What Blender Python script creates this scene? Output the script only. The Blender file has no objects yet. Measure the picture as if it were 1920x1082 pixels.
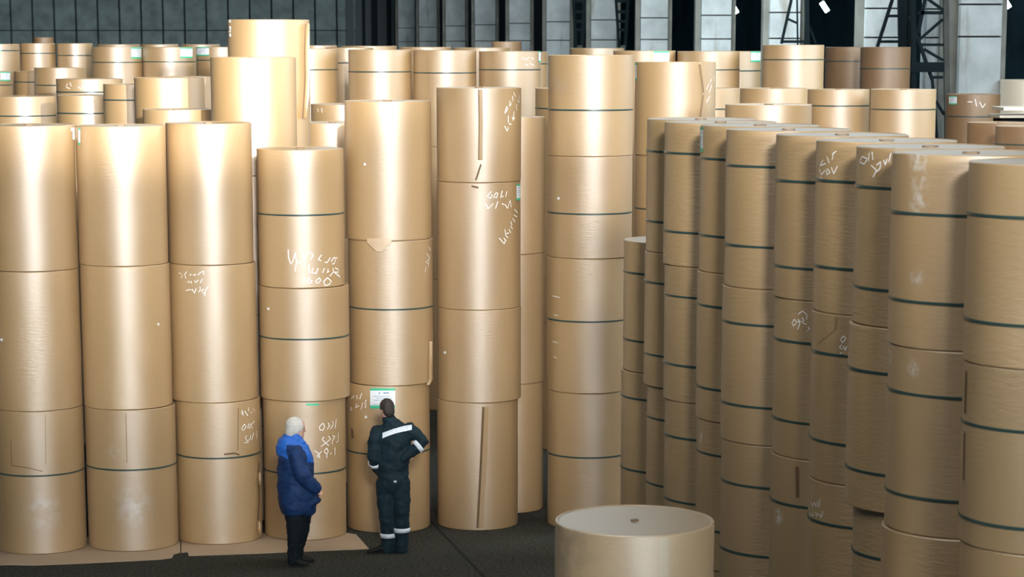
import bpy, bmesh, math, random
from mathutils import Vector, Matrix, noise
random.seed(7)
C = bpy.context.scene.collection
SC = bpy.context.scene

# ------------------------------------------------------------------ camera
F = 4400.0; CX = 960.0; CY = 829.0            # focal length and principal point in pixels (lens shifted up)
PITCH = math.atan(744.0 / F); HC = 5.78       # eye height in metres
cp, sp = math.cos(PITCH), math.sin(PITCH)
cam_d = bpy.data.cameras.new('camera'); cam = bpy.data.objects.new('camera', cam_d); C.objects.link(cam)
cam_d.sensor_fit = 'HORIZONTAL'; cam_d.sensor_width = 36.0
cam_d.lens = F / 1920.0 * 36.0
cam_d.shift_y = (CY - 541.0) / 1920.0
cam.location = (0, 0, HC); cam.rotation_euler = (math.pi/2 - PITCH, 0, 0)
cam_d.clip_end = 400
cam_d.dof.use_dof = True; cam_d.dof.focus_distance = 26.0; cam_d.dof.aperture_fstop = 4.0
SC.camera = cam
SC.view_settings.view_transform = 'Standard'
try: SC.view_settings.look = 'None'
except Exception: pass
SC.view_settings.gamma = 1.0; SC.view_settings.use_curve_mapping = False
SC.view_settings.exposure = 0.0

# ------------------------------------------------------------------ world and lights
W = bpy.data.worlds.new('world'); SC.world = W; W.use_nodes = True
W.node_tree.nodes['Background'].inputs[0].default_value = (0.2, 0.52, 0.75, 1)
W.node_tree.nodes['Background'].inputs[1].default_value = 0.10

def area(name, loc, aim, sx, sy, energy, color):
    l = bpy.data.lights.new(name, 'AREA'); l.shape = 'RECTANGLE'; l.size = sx; l.size_y = sy
    l.energy = energy; l.color = color
    o = bpy.data.objects.new(name, l); C.objects.link(o); o.location = loc
    o.rotation_euler = (Vector(aim) - Vector(loc)).to_track_quat('-Z', 'Y').to_euler()
    return o
def spot(name, loc, aim, ang, blend, energy, color, rad):
    l = bpy.data.lights.new(name, 'SPOT'); l.spot_size = math.radians(ang); l.spot_blend = blend
    l.energy = energy; l.color = color; l.shadow_soft_size = rad
    o = bpy.data.objects.new(name, l); C.objects.link(o); o.location = loc
    o.rotation_euler = (Vector(aim) - Vector(loc)).to_track_quat('-Z', 'Y').to_euler()
    return o
key = spot('added_floodlight', (2.6, -8.0, 12.6), (-0.6, 28, 5.9), 22, 1.0, 52000, (1.0, 0.985, 0.97), 1.6)  # unseen lamp, added so the light fades down the stacks
key.scale = (1.8, 1.0, 1.0)
hot = spot('work_lamp', (-0.8, 17, 6.8), (-4.2, 28, 5.8), 20, 1.0, 16500, (1.0, 0.975, 0.96), 0.05)
hot.scale = (2.0, 1.0, 1.0)
gw = area('gable_window', (13.0, -30, 10), (-0.5, 28, 7.6), 16, 6, 800, (0.88, 0.95, 1.0)); gw.data.spread = math.radians(28)
area('roof_skylight_front', (-4, 8, 15), (1.5, 20, 1.5), 7, 7, 1000, (1.0, 0.96, 0.9))
area('roof_skylight_rear', (5, 26, 14), (5, 42, 4), 14, 5, 1500, (1.0, 0.96, 0.9))
area('side_window_right', (14, 34, 10), (3, 38, 4), 8, 5, 2000, (0.75, 0.9, 1.0))
area('roof_skylight_far', (1, 62, 17), (1, 24, 4), 26, 6, 3300, (0.75, 0.9, 1.0))
area('roof_skylight_colonnade', (0, 50, 14), (8, 84, 5), 12, 10, 5200, (0.85, 0.95, 1.0))

# ------------------------------------------------------------------ pixel -> place in the hall
def ray(px, py):
    a = (px - CX) / F; b = (CY - py) / F
    return Vector((a, cp + b*sp, -sp + b*cp))
def on_floor(px, py, z=0.0):
    d = ray(px, py); t = (z - HC) / d.z
    return Vector((0, 0, HC)) + d*t
def depth(Y, z): return Y*cp - (z - HC)*sp
def z_at(py, Y):
    t = (CY - py) / F
    return HC + Y*(t*cp - sp)/(cp + t*sp)
def project(p):
    zc = depth(p[1], p[2]); d = p[2] - HC
    return CX + F*p[0]/zc, CY - F*(p[1]*sp + d*cp)/zc
def on_cyl(px, py, X, Y, r):
    d = ray(px, py)
    a = d.x*d.x + d.y*d.y; b = -(d.x*X + d.y*Y); c = X*X + Y*Y - r*r
    q = b*b - a*c
    t = (-b - math.sqrt(max(q, 0))) / a
    return Vector((0, 0, HC)) + d*t

# ------------------------------------------------------------------ materials
def mat(name):
    m = bpy.data.materials.new(name); m.use_nodes = True
    nt = m.node_tree; return m, nt, nt.nodes['Principled BSDF']
def N(nt, t, **k):
    n = nt.nodes.new(t)
    for a, v in k.items(): setattr(n, a, v)
    return n
def simple(name, col, rough=0.6, metal=0.0, nscale=0, namt=0.0, bump=0.0, spec=0.5):
    m, nt, b = mat(name)
    b.inputs['Base Color'].default_value = (*col, 1); b.inputs['Roughness'].default_value = rough
    b.inputs['Metallic'].default_value = metal; b.inputs['Specular IOR Level'].default_value = spec
    if nscale:
        tc = N(nt, 'ShaderNodeNewGeometry'); nz = N(nt, 'ShaderNodeTexNoise')
        nz.inputs['Scale'].default_value = nscale; nz.inputs['Detail'].default_value = 5
        nt.links.new(tc.outputs['Position'], nz.inputs['Vector'])
        if namt:
            r = N(nt, 'ShaderNodeMapRange'); r.inputs[3].default_value = 1-namt; r.inputs[4].default_value = 1+namt
            r.inputs[1].default_value = .3; r.inputs[2].default_value = .7
            nt.links.new(nz.outputs['Fac'], r.inputs[0])
            mx = N(nt, 'ShaderNodeVectorMath', operation='SCALE'); mx.inputs[0].default_value = col
            nt.links.new(r.outputs[0], mx.inputs['Scale']); nt.links.new(mx.outputs[0], b.inputs['Base Color'])
        if bump:
            bp = N(nt, 'ShaderNodeBump'); bp.inputs['Strength'].default_value = bump; bp.inputs['Distance'].default_value = .02
            nt.links.new(nz.outputs['Fac'], bp.inputs['Height']); nt.links.new(bp.outputs[0], b.inputs['Normal'])
    return m

def kraft(name, ca, cb, wrinkle=0.16, stains=(), rough=0.5, spec=1.0):
    """Brown wrapping paper: blotchy colour, fine fibres, slight wrinkles. Stains: (world point, radius, colour, strength)."""
    m, nt, b = mat(name); L = nt.links.new
    b.inputs['Specular IOR Level'].default_value = spec; b.inputs['IOR'].default_value = 2.0
    g = N(nt, 'ShaderNodeNewGeometry'); oi = N(nt, 'ShaderNodeObjectInfo')
    n1 = N(nt, 'ShaderNodeTexNoise'); n1.inputs['Scale'].default_value = 1.7; n1.inputs['Detail'].default_value = 6
    mp = N(nt, 'ShaderNodeMapping'); mp.inputs['Scale'].default_value = (1, 1, .35)
    L(g.outputs['Position'], mp.inputs[0]); L(mp.outputs[0], n1.inputs['Vector'])
    n2 = N(nt, 'ShaderNodeTexNoise'); n2.inputs['Scale'].default_value = 60; n2.inputs['Detail'].default_value = 3
    L(g.outputs['Position'], n2.inputs['Vector'])
    r1 = N(nt, 'ShaderNodeMapRange'); r1.inputs[1].default_value = .3; r1.inputs[2].default_value = .7
    L(n1.outputs['Fac'], r1.inputs[0])
    mix = N(nt, 'ShaderNodeMix', data_type='RGBA'); mix.inputs[6].default_value = (*ca, 1); mix.inputs[7].default_value = (*cb, 1)
    L(r1.outputs[0], mix.inputs[0])
    r2 = N(nt, 'ShaderNodeMapRange'); r2.inputs[3].default_value = .93; r2.inputs[4].default_value = 1.07
    L(n2.outputs['Fac'], r2.inputs[0])
    r3 = N(nt, 'ShaderNodeMapRange'); r3.inputs[3].default_value = .92; r3.inputs[4].default_value = 1.08
    L(oi.outputs['Random'], r3.inputs[0])
    mu = N(nt, 'ShaderNodeMath', operation='MULTIPLY'); L(r2.outputs[0], mu.inputs[0]); L(r3.outputs[0], mu.inputs[1])
    sc = N(nt, 'ShaderNodeVectorMath', operation='SCALE'); L(mix.outputs[2], sc.inputs[0]); L(mu.outputs[0], sc.inputs['Scale'])
    col = sc.outputs[0]
    for p, rad, c, s in stains:
        ds = N(nt, 'ShaderNodeVectorMath', operation='DISTANCE'); L(g.outputs['Position'], ds.inputs[0]); ds.inputs[1].default_value = p
        rr = N(nt, 'ShaderNodeMapRange'); rr.inputs[1].default_value = rad; rr.inputs[2].default_value = rad*.35
        rr.inputs[3].default_value = 0; rr.inputs[4].default_value = s; L(ds.outputs['Value'], rr.inputs[0])
        n4 = N(nt, 'ShaderNodeTexNoise'); n4.inputs['Scale'].default_value = 9/rad*.25; n4.inputs['Detail'].default_value = 6
        L(g.outputs['Position'], n4.inputs['Vector'])
        r4 = N(nt, 'ShaderNodeMapRange'); r4.inputs[1].default_value = .42; r4.inputs[2].default_value = .6; L(n4.outputs['Fac'], r4.inputs[0])
        m4 = N(nt, 'ShaderNodeMath', operation='MULTIPLY'); L(rr.outputs[0], m4.inputs[0]); L(r4.outputs[0], m4.inputs[1])
        mm = N(nt, 'ShaderNodeMix', data_type='RGBA'); L(m4.outputs[0], mm.inputs[0]); L(col, mm.inputs[6]); mm.inputs[7].default_value = (*c, 1)
        col = mm.outputs[2]
    L(col, b.inputs['Base Color'])
    rg = N(nt, 'ShaderNodeMapRange'); rg.inputs[3].default_value = rough-.06; rg.inputs[4].default_value = rough+.1
    L(n1.outputs['Fac'], rg.inputs[0]); L(rg.outputs[0], b.inputs['Roughness'])
    # wrinkles: stretched noise, diagonal
    mp2 = N(nt, 'ShaderNodeMapping'); mp2.inputs['Rotation'].default_value = (.35, .75, .2); mp2.inputs['Scale'].default_value = (2.6, 2.6, 13)
    L(g.outputs['Position'], mp2.inputs[0])
    n3 = N(nt, 'ShaderNodeTexNoise'); n3.inputs['Scale'].default_value = 3.4; n3.inputs['Detail'].default_value = 4; n3.inputs['Distortion'].default_value = .6
    L(mp2.outputs[0], n3.inputs['Vector'])
    mk = N(nt, 'ShaderNodeMath', operation='MULTIPLY'); L(n3.outputs['Fac'], mk.inputs[0]); L(r1.outputs[0], mk.inputs[1])
    bp = N(nt, 'ShaderNodeBump'); bp.inputs['Strength'].default_value = wrinkle; bp.inputs['Distance'].default_value = .02
    L(mk.outputs[0], bp.inputs['Height'])
    b2 = N(nt, 'ShaderNodeBump'); b2.inputs['Strength'].default_value = .08; b2.inputs['Distance'].default_value = .004
    L(n2.outputs['Fac'], b2.inputs['Height']); L(bp.outputs[0], b2.inputs['Normal']); L(b2.outputs[0], b.inputs['Normal'])
    return m
KA, KB = (.36, .217, .078), (.40, .249, .096)
M_KRAFT = kraft('kraft_wrap', KA, KB)
M_KRAFT_R = kraft('kraft_wrap_wrinkled', (.36, .227, .090), (.40, .258, .108), wrinkle=.3)
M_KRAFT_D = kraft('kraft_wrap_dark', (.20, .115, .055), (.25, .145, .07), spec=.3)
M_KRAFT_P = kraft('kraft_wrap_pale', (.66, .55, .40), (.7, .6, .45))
M_SHEET = kraft('kraft_floor_sheet', (.27, .165, .068), (.32, .2, .086), rough=.7)

def end_mat():
    m, nt, b = mat('paper_roll_end'); L = nt.links.new
    tc = N(nt, 'ShaderNodeTexCoord'); ln = N(nt, 'ShaderNodeVectorMath', operation='LENGTH')
    mp = N(nt, 'ShaderNodeMapping'); mp.inputs['Scale'].default_value = (1, 1, 0)
    L(tc.outputs['Object'], mp.inputs[0]); L(mp.outputs[0], ln.inputs[0])
    cx = N(nt, 'ShaderNodeCombineXYZ'); L(ln.outputs['Value'], cx.inputs[0])
    nz = N(nt, 'ShaderNodeTexNoise'); nz.inputs['Scale'].default_value = 70; nz.inputs['Detail'].default_value = 4
    L(cx.outputs[0], nz.inputs['Vector'])
    cr = N(nt, 'ShaderNodeMix', data_type='RGBA'); cr.inputs[6].default_value = (.33, .225, .115, 1); cr.inputs[7].default_value = (.41, .30, .17, 1)
    L(nz.outputs['Fac'], cr.inputs[0]); L(cr.outputs[2], b.inputs['Base Color'])
    b.inputs['Roughness'].default_value = .42; b.inputs['Specular IOR Level'].default_value = .3
    bp = N(nt, 'ShaderNodeBump'); bp.inputs['Strength'].default_value = .25; bp.inputs['Distance'].default_value = .004
    L(nz.outputs['Fac'], bp.inputs['Height']); L(bp.outputs[0], b.inputs['Normal'])
    return m
M_END = end_mat()
M_CORE = simple('cardboard_core', (.22, .15, .09), .7)
M_HOLE = simple('core_hole_shade', (.05, .04, .03), .8)
M_STRAP = simple('green_strap', (.032, .062, .056), .33)
M_CREASE = simple('paper_crease', (.24, .155, .08), .7)
M_CHALK = simple('white_chalk', (.86, .85, .82), .9)
M_SLIT = simple('torn_gap_shade', (.14, .085, .04), .8)  # dark paper under a tear, with the gap's depth shade in its colour
M_LABEL = simple('label_white', (.80, .83, .86), .5)
M_GREEN = simple('label_green', (.06, .50, .27), .5)
M_INK = simple('label_ink', (.42, .48, .56), .6)
M_INK2 = simple('label_blue_ink', (.25, .33, .50), .6)
M_TAPE = simple('clear_tape', (.80, .80, .76), .25)

# ------------------------------------------------------------------ object helpers
def link(o, parent=None):
    C.objects.link(o)
    if parent is not None: o.parent = parent
    return o
def obj(name, bm, m, parent=None, smooth=True, loc=None):
    me = bpy.data.meshes.new(name)
    bm.normal_update(); bm.to_mesh(me); bm.free()
    for x in (m if isinstance(m, (list, tuple)) else [m]): me.materials.append(x)
    if smooth:
        for p in me.polygons: p.use_smooth = True
        try: me.set_sharp_from_angle(angle=math.radians(38))
        except Exception: pass
    o = bpy.data.objects.new(name, me); link(o, parent)
    if loc is not None: o.location = loc
    return o
def thing(name, label, cat, loc=(0, 0, 0), rz=0, group=None):
    o = bpy.data.objects.new(name, None); link(o); o.location = loc; o.rotation_euler = (0, 0, rz)
    o.empty_display_size = .1
    o['label'] = label; o['category'] = cat
    if group: o['group'] = group
    return o
def tag(o, label, cat, group=None, kind=None):
    if label: o['label'] = label
    if cat: o['category'] = cat
    if group: o['group'] = group
    if kind: o['kind'] = kind
    return o
def box(bm, c, s, rot=None):
    r = bmesh.ops.create_cube(bm, size=1.0)
    M = Matrix.Translation(c) @ (rot.to_4x4() if rot is not None else Matrix.Identity(4)) @ Matrix.Diagonal((*s, 1))
    bmesh.ops.transform(bm, matrix=M, verts=r['verts'])
def bar(bm, a, b, w, d=None):
    """a square bar from a to b"""
    a, b = Vector(a), Vector(b); d = d or w
    q = (b-a).to_track_quat('Z', 'Y').to_matrix()
    box(bm, (a+b)/2, (w, d, (b-a).length), q)
def lathe(bm, prof, seg=72, wob=0.0, seed=0.0, cap_top=False, cap_bot=False):
    rings = []
    for r, z in prof:
        ring = []
        for i in range(seg):
            a = 2*math.pi*i/seg
            rr = r
            if wob: rr += wob*noise.noise(Vector((math.cos(a)*1.4+seed, math.sin(a)*1.4, z*1.6+seed)))
            ring.append(bm.verts.new((rr*math.cos(a), rr*math.sin(a), z)))
        rings.append(ring)
    for k in range(len(rings)-1):
        A, B = rings[k], rings[k+1]
        for i in range(seg):
            j = (i+1) % seg
            bm.faces.new((A[i], A[j], B[j], B[i]))
    if cap_bot: bm.faces.new(list(reversed(rings[0])))
    if cap_top: bm.faces.new(rings[-1])
    return rings

# ------------------------------------------------------------------ paper rolls
UNIT = {}
def roll(label, X, Y, z0, z1, r, straps=(), group=None, top=True, m=None, seg=80, core=True, hub=.044):
    """One wrapped paper roll: wrapper, end face, core, straps. straps: heights in world z."""
    h = z1 - z0
    t = thing('paper_roll', label, 'paper roll', (X, Y, z0), 0, group)
    bm = bmesh.new(); b = .008
    prof = [(r-.05, 0.0), (r-b, 0.0), (r, b)]
    n = max(4, int(h/.11))
    for i in range(1, n): prof.append((r, b + (h-2*b)*i/n))
    prof += [(r, h-b), (r-b*.6, h-b*.3), (r-.016, h-.001), (r-.022, h-.006)]
    lathe(bm, prof, seg, wob=.0035, seed=random.random()*50, cap_bot=True)
    obj('wrapper', bm, m or M_KRAFT, t)
    bm = bmesh.new()
    lathe(bm, [(hub+.008, h-.010), (.16, h-.009), (r*.5, h-.008), (r-.12, h-.007), (r-.017, h-.006)], 64)
    if not (top and core): bm.faces.new([v for v in bm.verts if abs(math.hypot(v.co.x, v.co.y)-hub-.008) < 1e-4])
    obj('end_face', bm, M_END, t)
    if top and core:
        bm = bmesh.new()
        lathe(bm, [(hub+.009, h-.03), (hub+.009, h+.001), (hub, h+.001), (hub, h-.28)], 28)
        c = obj('core', bm, M_CORE, t)
        bm = bmesh.new(); lathe(bm, [(hub-.0005, h-.2), (.0, h-.2)], 24)  # disc closing the bore, shade down the hole put into its dark colour
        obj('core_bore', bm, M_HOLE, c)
    for zs in straps:
        z = zs - z0
        if not (.02 < z < h-.02): continue
        bm = bmesh.new(); w = .0105
        rr = r + .0035
        lathe(bm, [(rr-.004, z-w), (rr+.0015, z-w+.002), (rr+.0022, z), (rr+.0015, z+w-.002), (rr-.004, z+w)], seg, wob=.0035, seed=t.location.x)
        s = obj('strap', bm, M_STRAP, t)
    t['r'] = r
    return t

class Stack:
    pass
def solve_base(xl, xr, yb, z=0.0):
    px = (xl+xr)/2; n = on_floor(px, yb, z)
    r = .5
    for _ in range(6):
        u = Vector((n.x, n.y, 0)).normalized(); c = n + u*r
        zc = depth(c.y, z); r = (xr-xl)/2*zc/F
    return c.x, c.y, r
def solve_zc(xl, xr, ytop, zc):
    """centre, radius and height of a roll top whose ellipse spans xl..xr, rim front at ytop, at camera depth zc"""
    r = (xr-xl)/2*zc/F; Y = zc
    for _ in range(12):
        z = z_at(ytop, Y - r); Y = (zc + (z-HC)*sp)/cp
    return ((xl+xr)/2-CX)*zc/F, Y, r, z
ROLLS = {}
def stack(key, Y, u, bounds, edges, straps, labels, group, z0=0.0, m=None, core=True):
    """bounds: pixel y of each roll's top (top roll first); edges: (xl, xr) per roll; u: where on the front (-1..1) the y's were read.
    The last roll stands on z0."""
    out = []
    zs = []
    for i, y in enumerate(bounds):
        r0 = .5
        zs.append(z_at(y, Y - r0*math.sqrt(max(0, 1-u*u))))
    zs.append(z0)
    for i in range(len(bounds)):
        zt, zb = zs[i], zs[i+1]
        zm = (zt+zb)/2; zc = depth(Y, zm)
        xl, xr = edges[i]
        X = ((xl+xr)/2-CX)*zc/F; r = (xr-xl)/2*zc/F
        st = [z_at(s, Y - r*math.sqrt(max(0, 1-u*u))) for s in straps]
        st = [s for s in st if zb+.03 < s < zt-.03]
        t = roll(labels[i], X, Y, zb+(.001 if i < len(bounds)-1 else 0), zt-.001, r, st, group, top=(i == 0), m=m, core=core)
        ROLLS[f'{key}{i}'] = (t, X, Y, r)
        out.append(t)
    return out

def bg(key, xl, xr, ytop, zc, label, straps=(), group='rolls standing behind the front rows', hvis=1.5, m=None, core=True, u=0.0):
    """a stack of which only the top roll shows; rolls below it carry it to the floor"""
    X, Y, r, z = solve_zc(xl, xr, ytop, zc)
    zb = z - hvis
    rem = max(zb, 0); n = max(1, round(rem/1.75))
    t = roll(label, X, Y, zb, z, r, [z_at(s, Y-r) for s in straps], group, m=m, seg=56, core=core)
    ROLLS[key] = (t, X, Y, r)
    if zb > .1:
        for i in range(n):
            f = roll('kraft paper roll underneath the rear rolls, hidden behind the rows in front', X, Y, rem*i/n + (.001 if i else 0), rem*(i+1)/n-.001, r-.004, (), 'hidden lower rolls of the rear stacks', top=False, m=m, seg=40)
    return t

# children that lie on a roll's surface
def surf(key, px, py, off=.004):
    t, X, Y, r = ROLLS[key]
    p = on_cyl(px, py, X, Y, r+off)
    return p - t.location
def ribbon(bm, key, pts, w, off):
    """flat ribbon along pixel points, wrapped on the roll"""
    t, X, Y, r = ROLLS[key]
    P = []
    for i in range(len(pts)-1):
        (x0, y0), (x1, y1) = pts[i], pts[i+1]
        n = max(1, int(math.hypot(x1-x0, y1-y0)/3))
        for k in range(n): P.append((x0+(x1-x0)*k/n, y0+(y1-y0)*k/n))
    P.append(pts[-1])
    V = [surf(key, x, y, off) for x, y in P]
    ctr = Vector((X, Y, 0)) - t.location; prev = None
    for i, v in enumerate(V):
        a = V[max(i-1, 0)]; b = V[min(i+1, len(V)-1)]
        d = (b-a); nrm = Vector((v.x-ctr.x, v.y-ctr.y, 0)).normalized()
        s = d.cross(nrm)
        if s.length < 1e-6: s = Vector((0, 0, 1))
        s = s.normalized()*(w/2)
        q = (bm.verts.new(v+s), bm.verts.new(v-s))
        if prev: bm.faces.new((prev[0], prev[1], q[1], q[0]))
        prev = q
def chalk(key, origin, scale, strokes, w=.013, name='chalk_writing'):
    bm = bmesh.new()
    for s in strokes:
        ribbon(bm, key, [(origin[0]+x*scale, origin[1]+y*scale) for x, y in s], w*.8, .005)
    o = obj(name, bm, M_CHALK, ROLLS[key][0]); o['label'] = 'white chalk handwriting on the wrapper'
    return o
def patch(bm, key, x0, y0, x1, y1, off, mi, nx=6):
    rows = []
    for j in (0, 1):
        rows.append([bm.verts.new(surf(key, x0+(x1-x0)*i/nx, (y0, y1)[j], off)) for i in range(nx+1)])
    for i in range(nx):
        f = bm.faces.new((rows[0][i], rows[1][i], rows[1][i+1], rows[0][i+1])); f.material_index = mi
def label(key, x0, y0, x1, y1):
    """a printed sheet: white with a green edge above and below and grey lines of print"""
    bm = bmesh.new(); h = y1-y0; w = x1-x0
    patch(bm, key, x0, y0, x1, y1, .006, 0)
    patch(bm, key, x0, y0, x1, y0+h*.12, .0075, 1); patch(bm, key, x0, y1-h*.15, x1, y1, .0075, 1)
    patch(bm, key, x0+w*.34, y0+h*.2, x0+w*.40, y0+h*.28, .0075, 3, 1); patch(bm, key, x0+w*.52, y0+h*.2, x0+w*.75, y0+h*.27, .0075, 3, 2)
    for k, (a, b_) in enumerate(((.12, .8), (.25, .9), (.15, .5), (.55, .9), (.1, .38))):
        yy = y0 + h*(.38 + .1*k)
        patch(bm, key, x0+w*a, yy, x0+w*b_, yy+h*.035, .0075, 2, 3)
    for f in bm.faces: f.normal_update()
    o = obj('label', bm, [M_LABEL, M_GREEN, M_INK, M_INK2], ROLLS[key][0]); o['label'] = 'white printed label with green edges'
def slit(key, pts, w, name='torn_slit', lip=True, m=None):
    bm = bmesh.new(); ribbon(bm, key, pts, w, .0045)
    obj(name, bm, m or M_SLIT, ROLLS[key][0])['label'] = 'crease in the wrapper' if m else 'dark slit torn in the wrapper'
    if lip:
        t, X, Y, r = ROLLS[key]
        bm = bmesh.new()
        pv = None; wp = w*163
        for x, y in pts:
            a = surf(key, x+wp*.5, y, .004); b = surf(key, x+wp*.2, y, .02); c = surf(key, x+wp*1.6, y, .004)
            q = [bm.verts.new(v) for v in (b, a, c)]
            if pv: bm.faces.new((pv[0], pv[2], q[2], q[0]))
            pv = q
        obj('paper_lip', bm, M_KRAFT, t)
def dots(key, pts, s=4.5):
    bm = bmesh.new()
    for x, y in pts: patch(bm, key, x-s/2, y-s/2, x+s/2, y+s/2, .006, 0, 1)
    obj('white_sticker', bm, M_LABEL, ROLLS[key][0])['label'] = 'small white square sticker'
def flap(key, pts, off0, off1, m=None, name='torn_flap'):
    """a piece of wrapper that stands off the roll: pixel rows of (x_attached, x_loose, y)"""
    t = ROLLS[key][0]; bm = bmesh.new(); pv = None
    for xa, xb, y in pts:
        a = surf(key, xa, y, off0); mid = surf(key, (xa+xb)/2, y, (off0+off1)*.6); b = surf(key, xb, y, off1)
        q = [bm.verts.new(v) for v in (a, mid, b)]
        if pv:
            bm.faces.new((pv[0], pv[1], q[1], q[0])); bm.faces.new((pv[1], pv[2], q[2], q[1]))
        pv = q
    o = obj(name, bm, m or M_KRAFT, t)
    s = o.modifiers.new('thickness', 'SOLIDIFY'); s.thickness = .004; s.offset = 1
    return o

# ================================================================== the hall
def floor_mat():
    m, nt, b = mat('asphalt_floor'); L = nt.links.new
    g = N(nt, 'ShaderNodeNewGeometry')
    n1 = N(nt, 'ShaderNodeTexNoise'); n1.inputs['Scale'].default_value = 28; n1.inputs['Detail'].default_value = 7; n1.inputs['Roughness'].default_value = .75
    L(g.outputs['Position'], n1.inputs['Vector'])
    n2 = N(nt, 'ShaderNodeTexNoise'); n2.inputs['Scale'].default_value = .9; n2.inputs['Detail'].default_value = 3
    L(g.outputs['Position'], n2.inputs['Vector'])
    r = N(nt, 'ShaderNodeValToRGB'); e = r.color_ramp.elements
    e[0].position = .40; e[0].color = (.010, .015, .016, 1); e[1].position = .64; e[1].color = (.072, .066, .048, 1)
    L(n1.outputs['Fac'], r.inputs[0])
    rr = N(nt, 'ShaderNodeMapRange'); rr.inputs[3].default_value = .7; rr.inputs[4].default_value = 1.25; L(n2.outputs['Fac'], rr.inputs[0])
    sc = N(nt, 'ShaderNodeVectorMath', operation='SCALE'); L(r.outputs[0], sc.inputs[0]); L(rr.outputs[0], sc.inputs['Scale'])
    # a joint in the paving: distance to a line
    A = on_floor(815, 985); B = on_floor(915, 1090); d = (B-A).normalized(); nn = Vector((-d.y, d.x, 0))
    dt = N(nt, 'ShaderNodeVectorMath', operation='DOT_PRODUCT'); L(g.outputs['Position'], dt.inputs[0]); dt.inputs[1].default_value = nn
    sb = N(nt, 'ShaderNodeMath', operation='SUBTRACT'); L(dt.outputs['Value'], sb.inputs[0]); sb.inputs[1].default_value = A.dot(nn)
    ab = N(nt, 'ShaderNodeMath', operation='ABSOLUTE'); L(sb.outputs[0], ab.inputs[0])
    ln = N(nt, 'ShaderNodeMapRange'); ln.inputs[1].default_value = .008; ln.inputs[2].default_value = .03; L(ab.outputs[0], ln.inputs[0])
    mm = N(nt, 'ShaderNodeMix', data_type='RGBA'); L(ln.outputs[0], mm.inputs[0]); mm.inputs[6].default_value = (.012, .014, .014, 1); L(sc.outputs[0], mm.inputs[7])
    L(mm.outputs[2], b.inputs['Base Color']); b.inputs['Roughness'].default_value = .9; b.inputs['Specular IOR Level'].default_value = .12
    bp = N(nt, 'ShaderNodeBump'); bp.inputs['Strength'].default_value = .5; bp.inputs['Distance'].default_value = .01
    L(n1.outputs['Fac'], bp.inputs['Height']); L(bp.outputs[0], b.inputs['Normal'])
    return m
bm = bmesh.new(); box(bm, (0, 80, -.1), (120, 200, .2)); tag(obj('floor', bm, floor_mat(), smooth=False), 'dark asphalt floor of the warehouse', 'floor', kind='structure')

M_PANEL = simple('dark_wall_panel', (.25, .315, .30), .7, nscale=1.4, namt=.3, bump=.1)
M_JOINT = simple('panel_joint', (.012, .022, .027), .8)
def concrete():
    m = simple('pale_concrete', (.38, .42, .42), .85, nscale=1.6, namt=.2, bump=.2, spec=.2); nt = m.node_tree; b = nt.nodes['Principled BSDF']; L = nt.links.new
    src = b.inputs['Base Color'].links[0].from_socket
    g = N(nt, 'ShaderNodeNewGeometry'); mp = N(nt, 'ShaderNodeMapping'); mp.inputs['Scale'].default_value = (3, 3, .5); L(g.outputs['Position'], mp.inputs[0])
    nz = N(nt, 'ShaderNodeTexNoise'); nz.inputs['Scale'].default_value = 1.3; nz.inputs['Detail'].default_value = 6; L(mp.outputs[0], nz.inputs['Vector'])
    r = N(nt, 'ShaderNodeMapRange'); r.inputs[1].default_value = .58; r.inputs[2].default_value = .72; r.inputs[4].default_value = .6; L(nz.outputs['Fac'], r.inputs[0])
    mx = N(nt, 'ShaderNodeMix', data_type='RGBA'); L(r.outputs[0], mx.inputs[0]); L(src, mx.inputs[6]); mx.inputs[7].default_value = (.20, .165, .11, 1); L(mx.outputs[2], b.inputs['Base Color'])
    return m
M_CONC = concrete()
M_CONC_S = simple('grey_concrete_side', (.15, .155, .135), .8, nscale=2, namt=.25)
M_DARK = simple('aisle_darkness_wall', (.012, .032, .042), .85, nscale=.6, namt=.5, spec=.15)  # darkness of the unlit aisle is put into the wall colour
M_STEEL = simple('dark_painted_steel', (.005, .010, .012), .85, spec=.1)
M_STEEL2 = simple('grey_painted_steel', (.05, .055, .048), .8, nscale=3, namt=.3, spec=.2)
# end wall of upright panels
YW = 130.0
bm = bmesh.new()
px_m = F/ depth(YW, HC)
pw = 40.7/px_m
x0 = (-60-CX)/px_m
k = 0
x = x0
while x < (640-CX)/px_m:
    box(bm, (x+pw/2, YW+.2, 9), (pw-.1, .3, 18)); x += pw
for f in bm.faces: f.material_index = 0
wall = obj('wall_back', bm, M_PANEL, smooth=False); tag(wall, 'dark teal end wall of tall upright panels', 'wall', kind='structure')
bm = bmesh.new(); box(bm, (-5, YW+.5, 9), (90, .2, 18)); box(bm, ((x0+x)/2, YW+.04, z_at(57, YW)), (x-x0, .03, .05))
obj('panel_joint', bm, M_JOINT, wall, smooth=False)
# dark doorway with hanging strips right of the panels
bm = bmesh.new()
for i, (a, b_) in enumerate(((650, 664), (668, 680), (686, 697), (709, 726), (735, 742))):
    xa = (a-CX)/px_m; xb = (b_-CX)/px_m
    box(bm, ((xa+xb)/2, YW-.3, 7), (xb-xa, .12, 13.9))
dw = obj('door_1', bm, simple('dark_door_strips', (.03, .055, .065), .5), smooth=False)
tag(dw, 'dark doorway of upright strips at the end of the panel wall', 'door', kind='structure')

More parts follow.
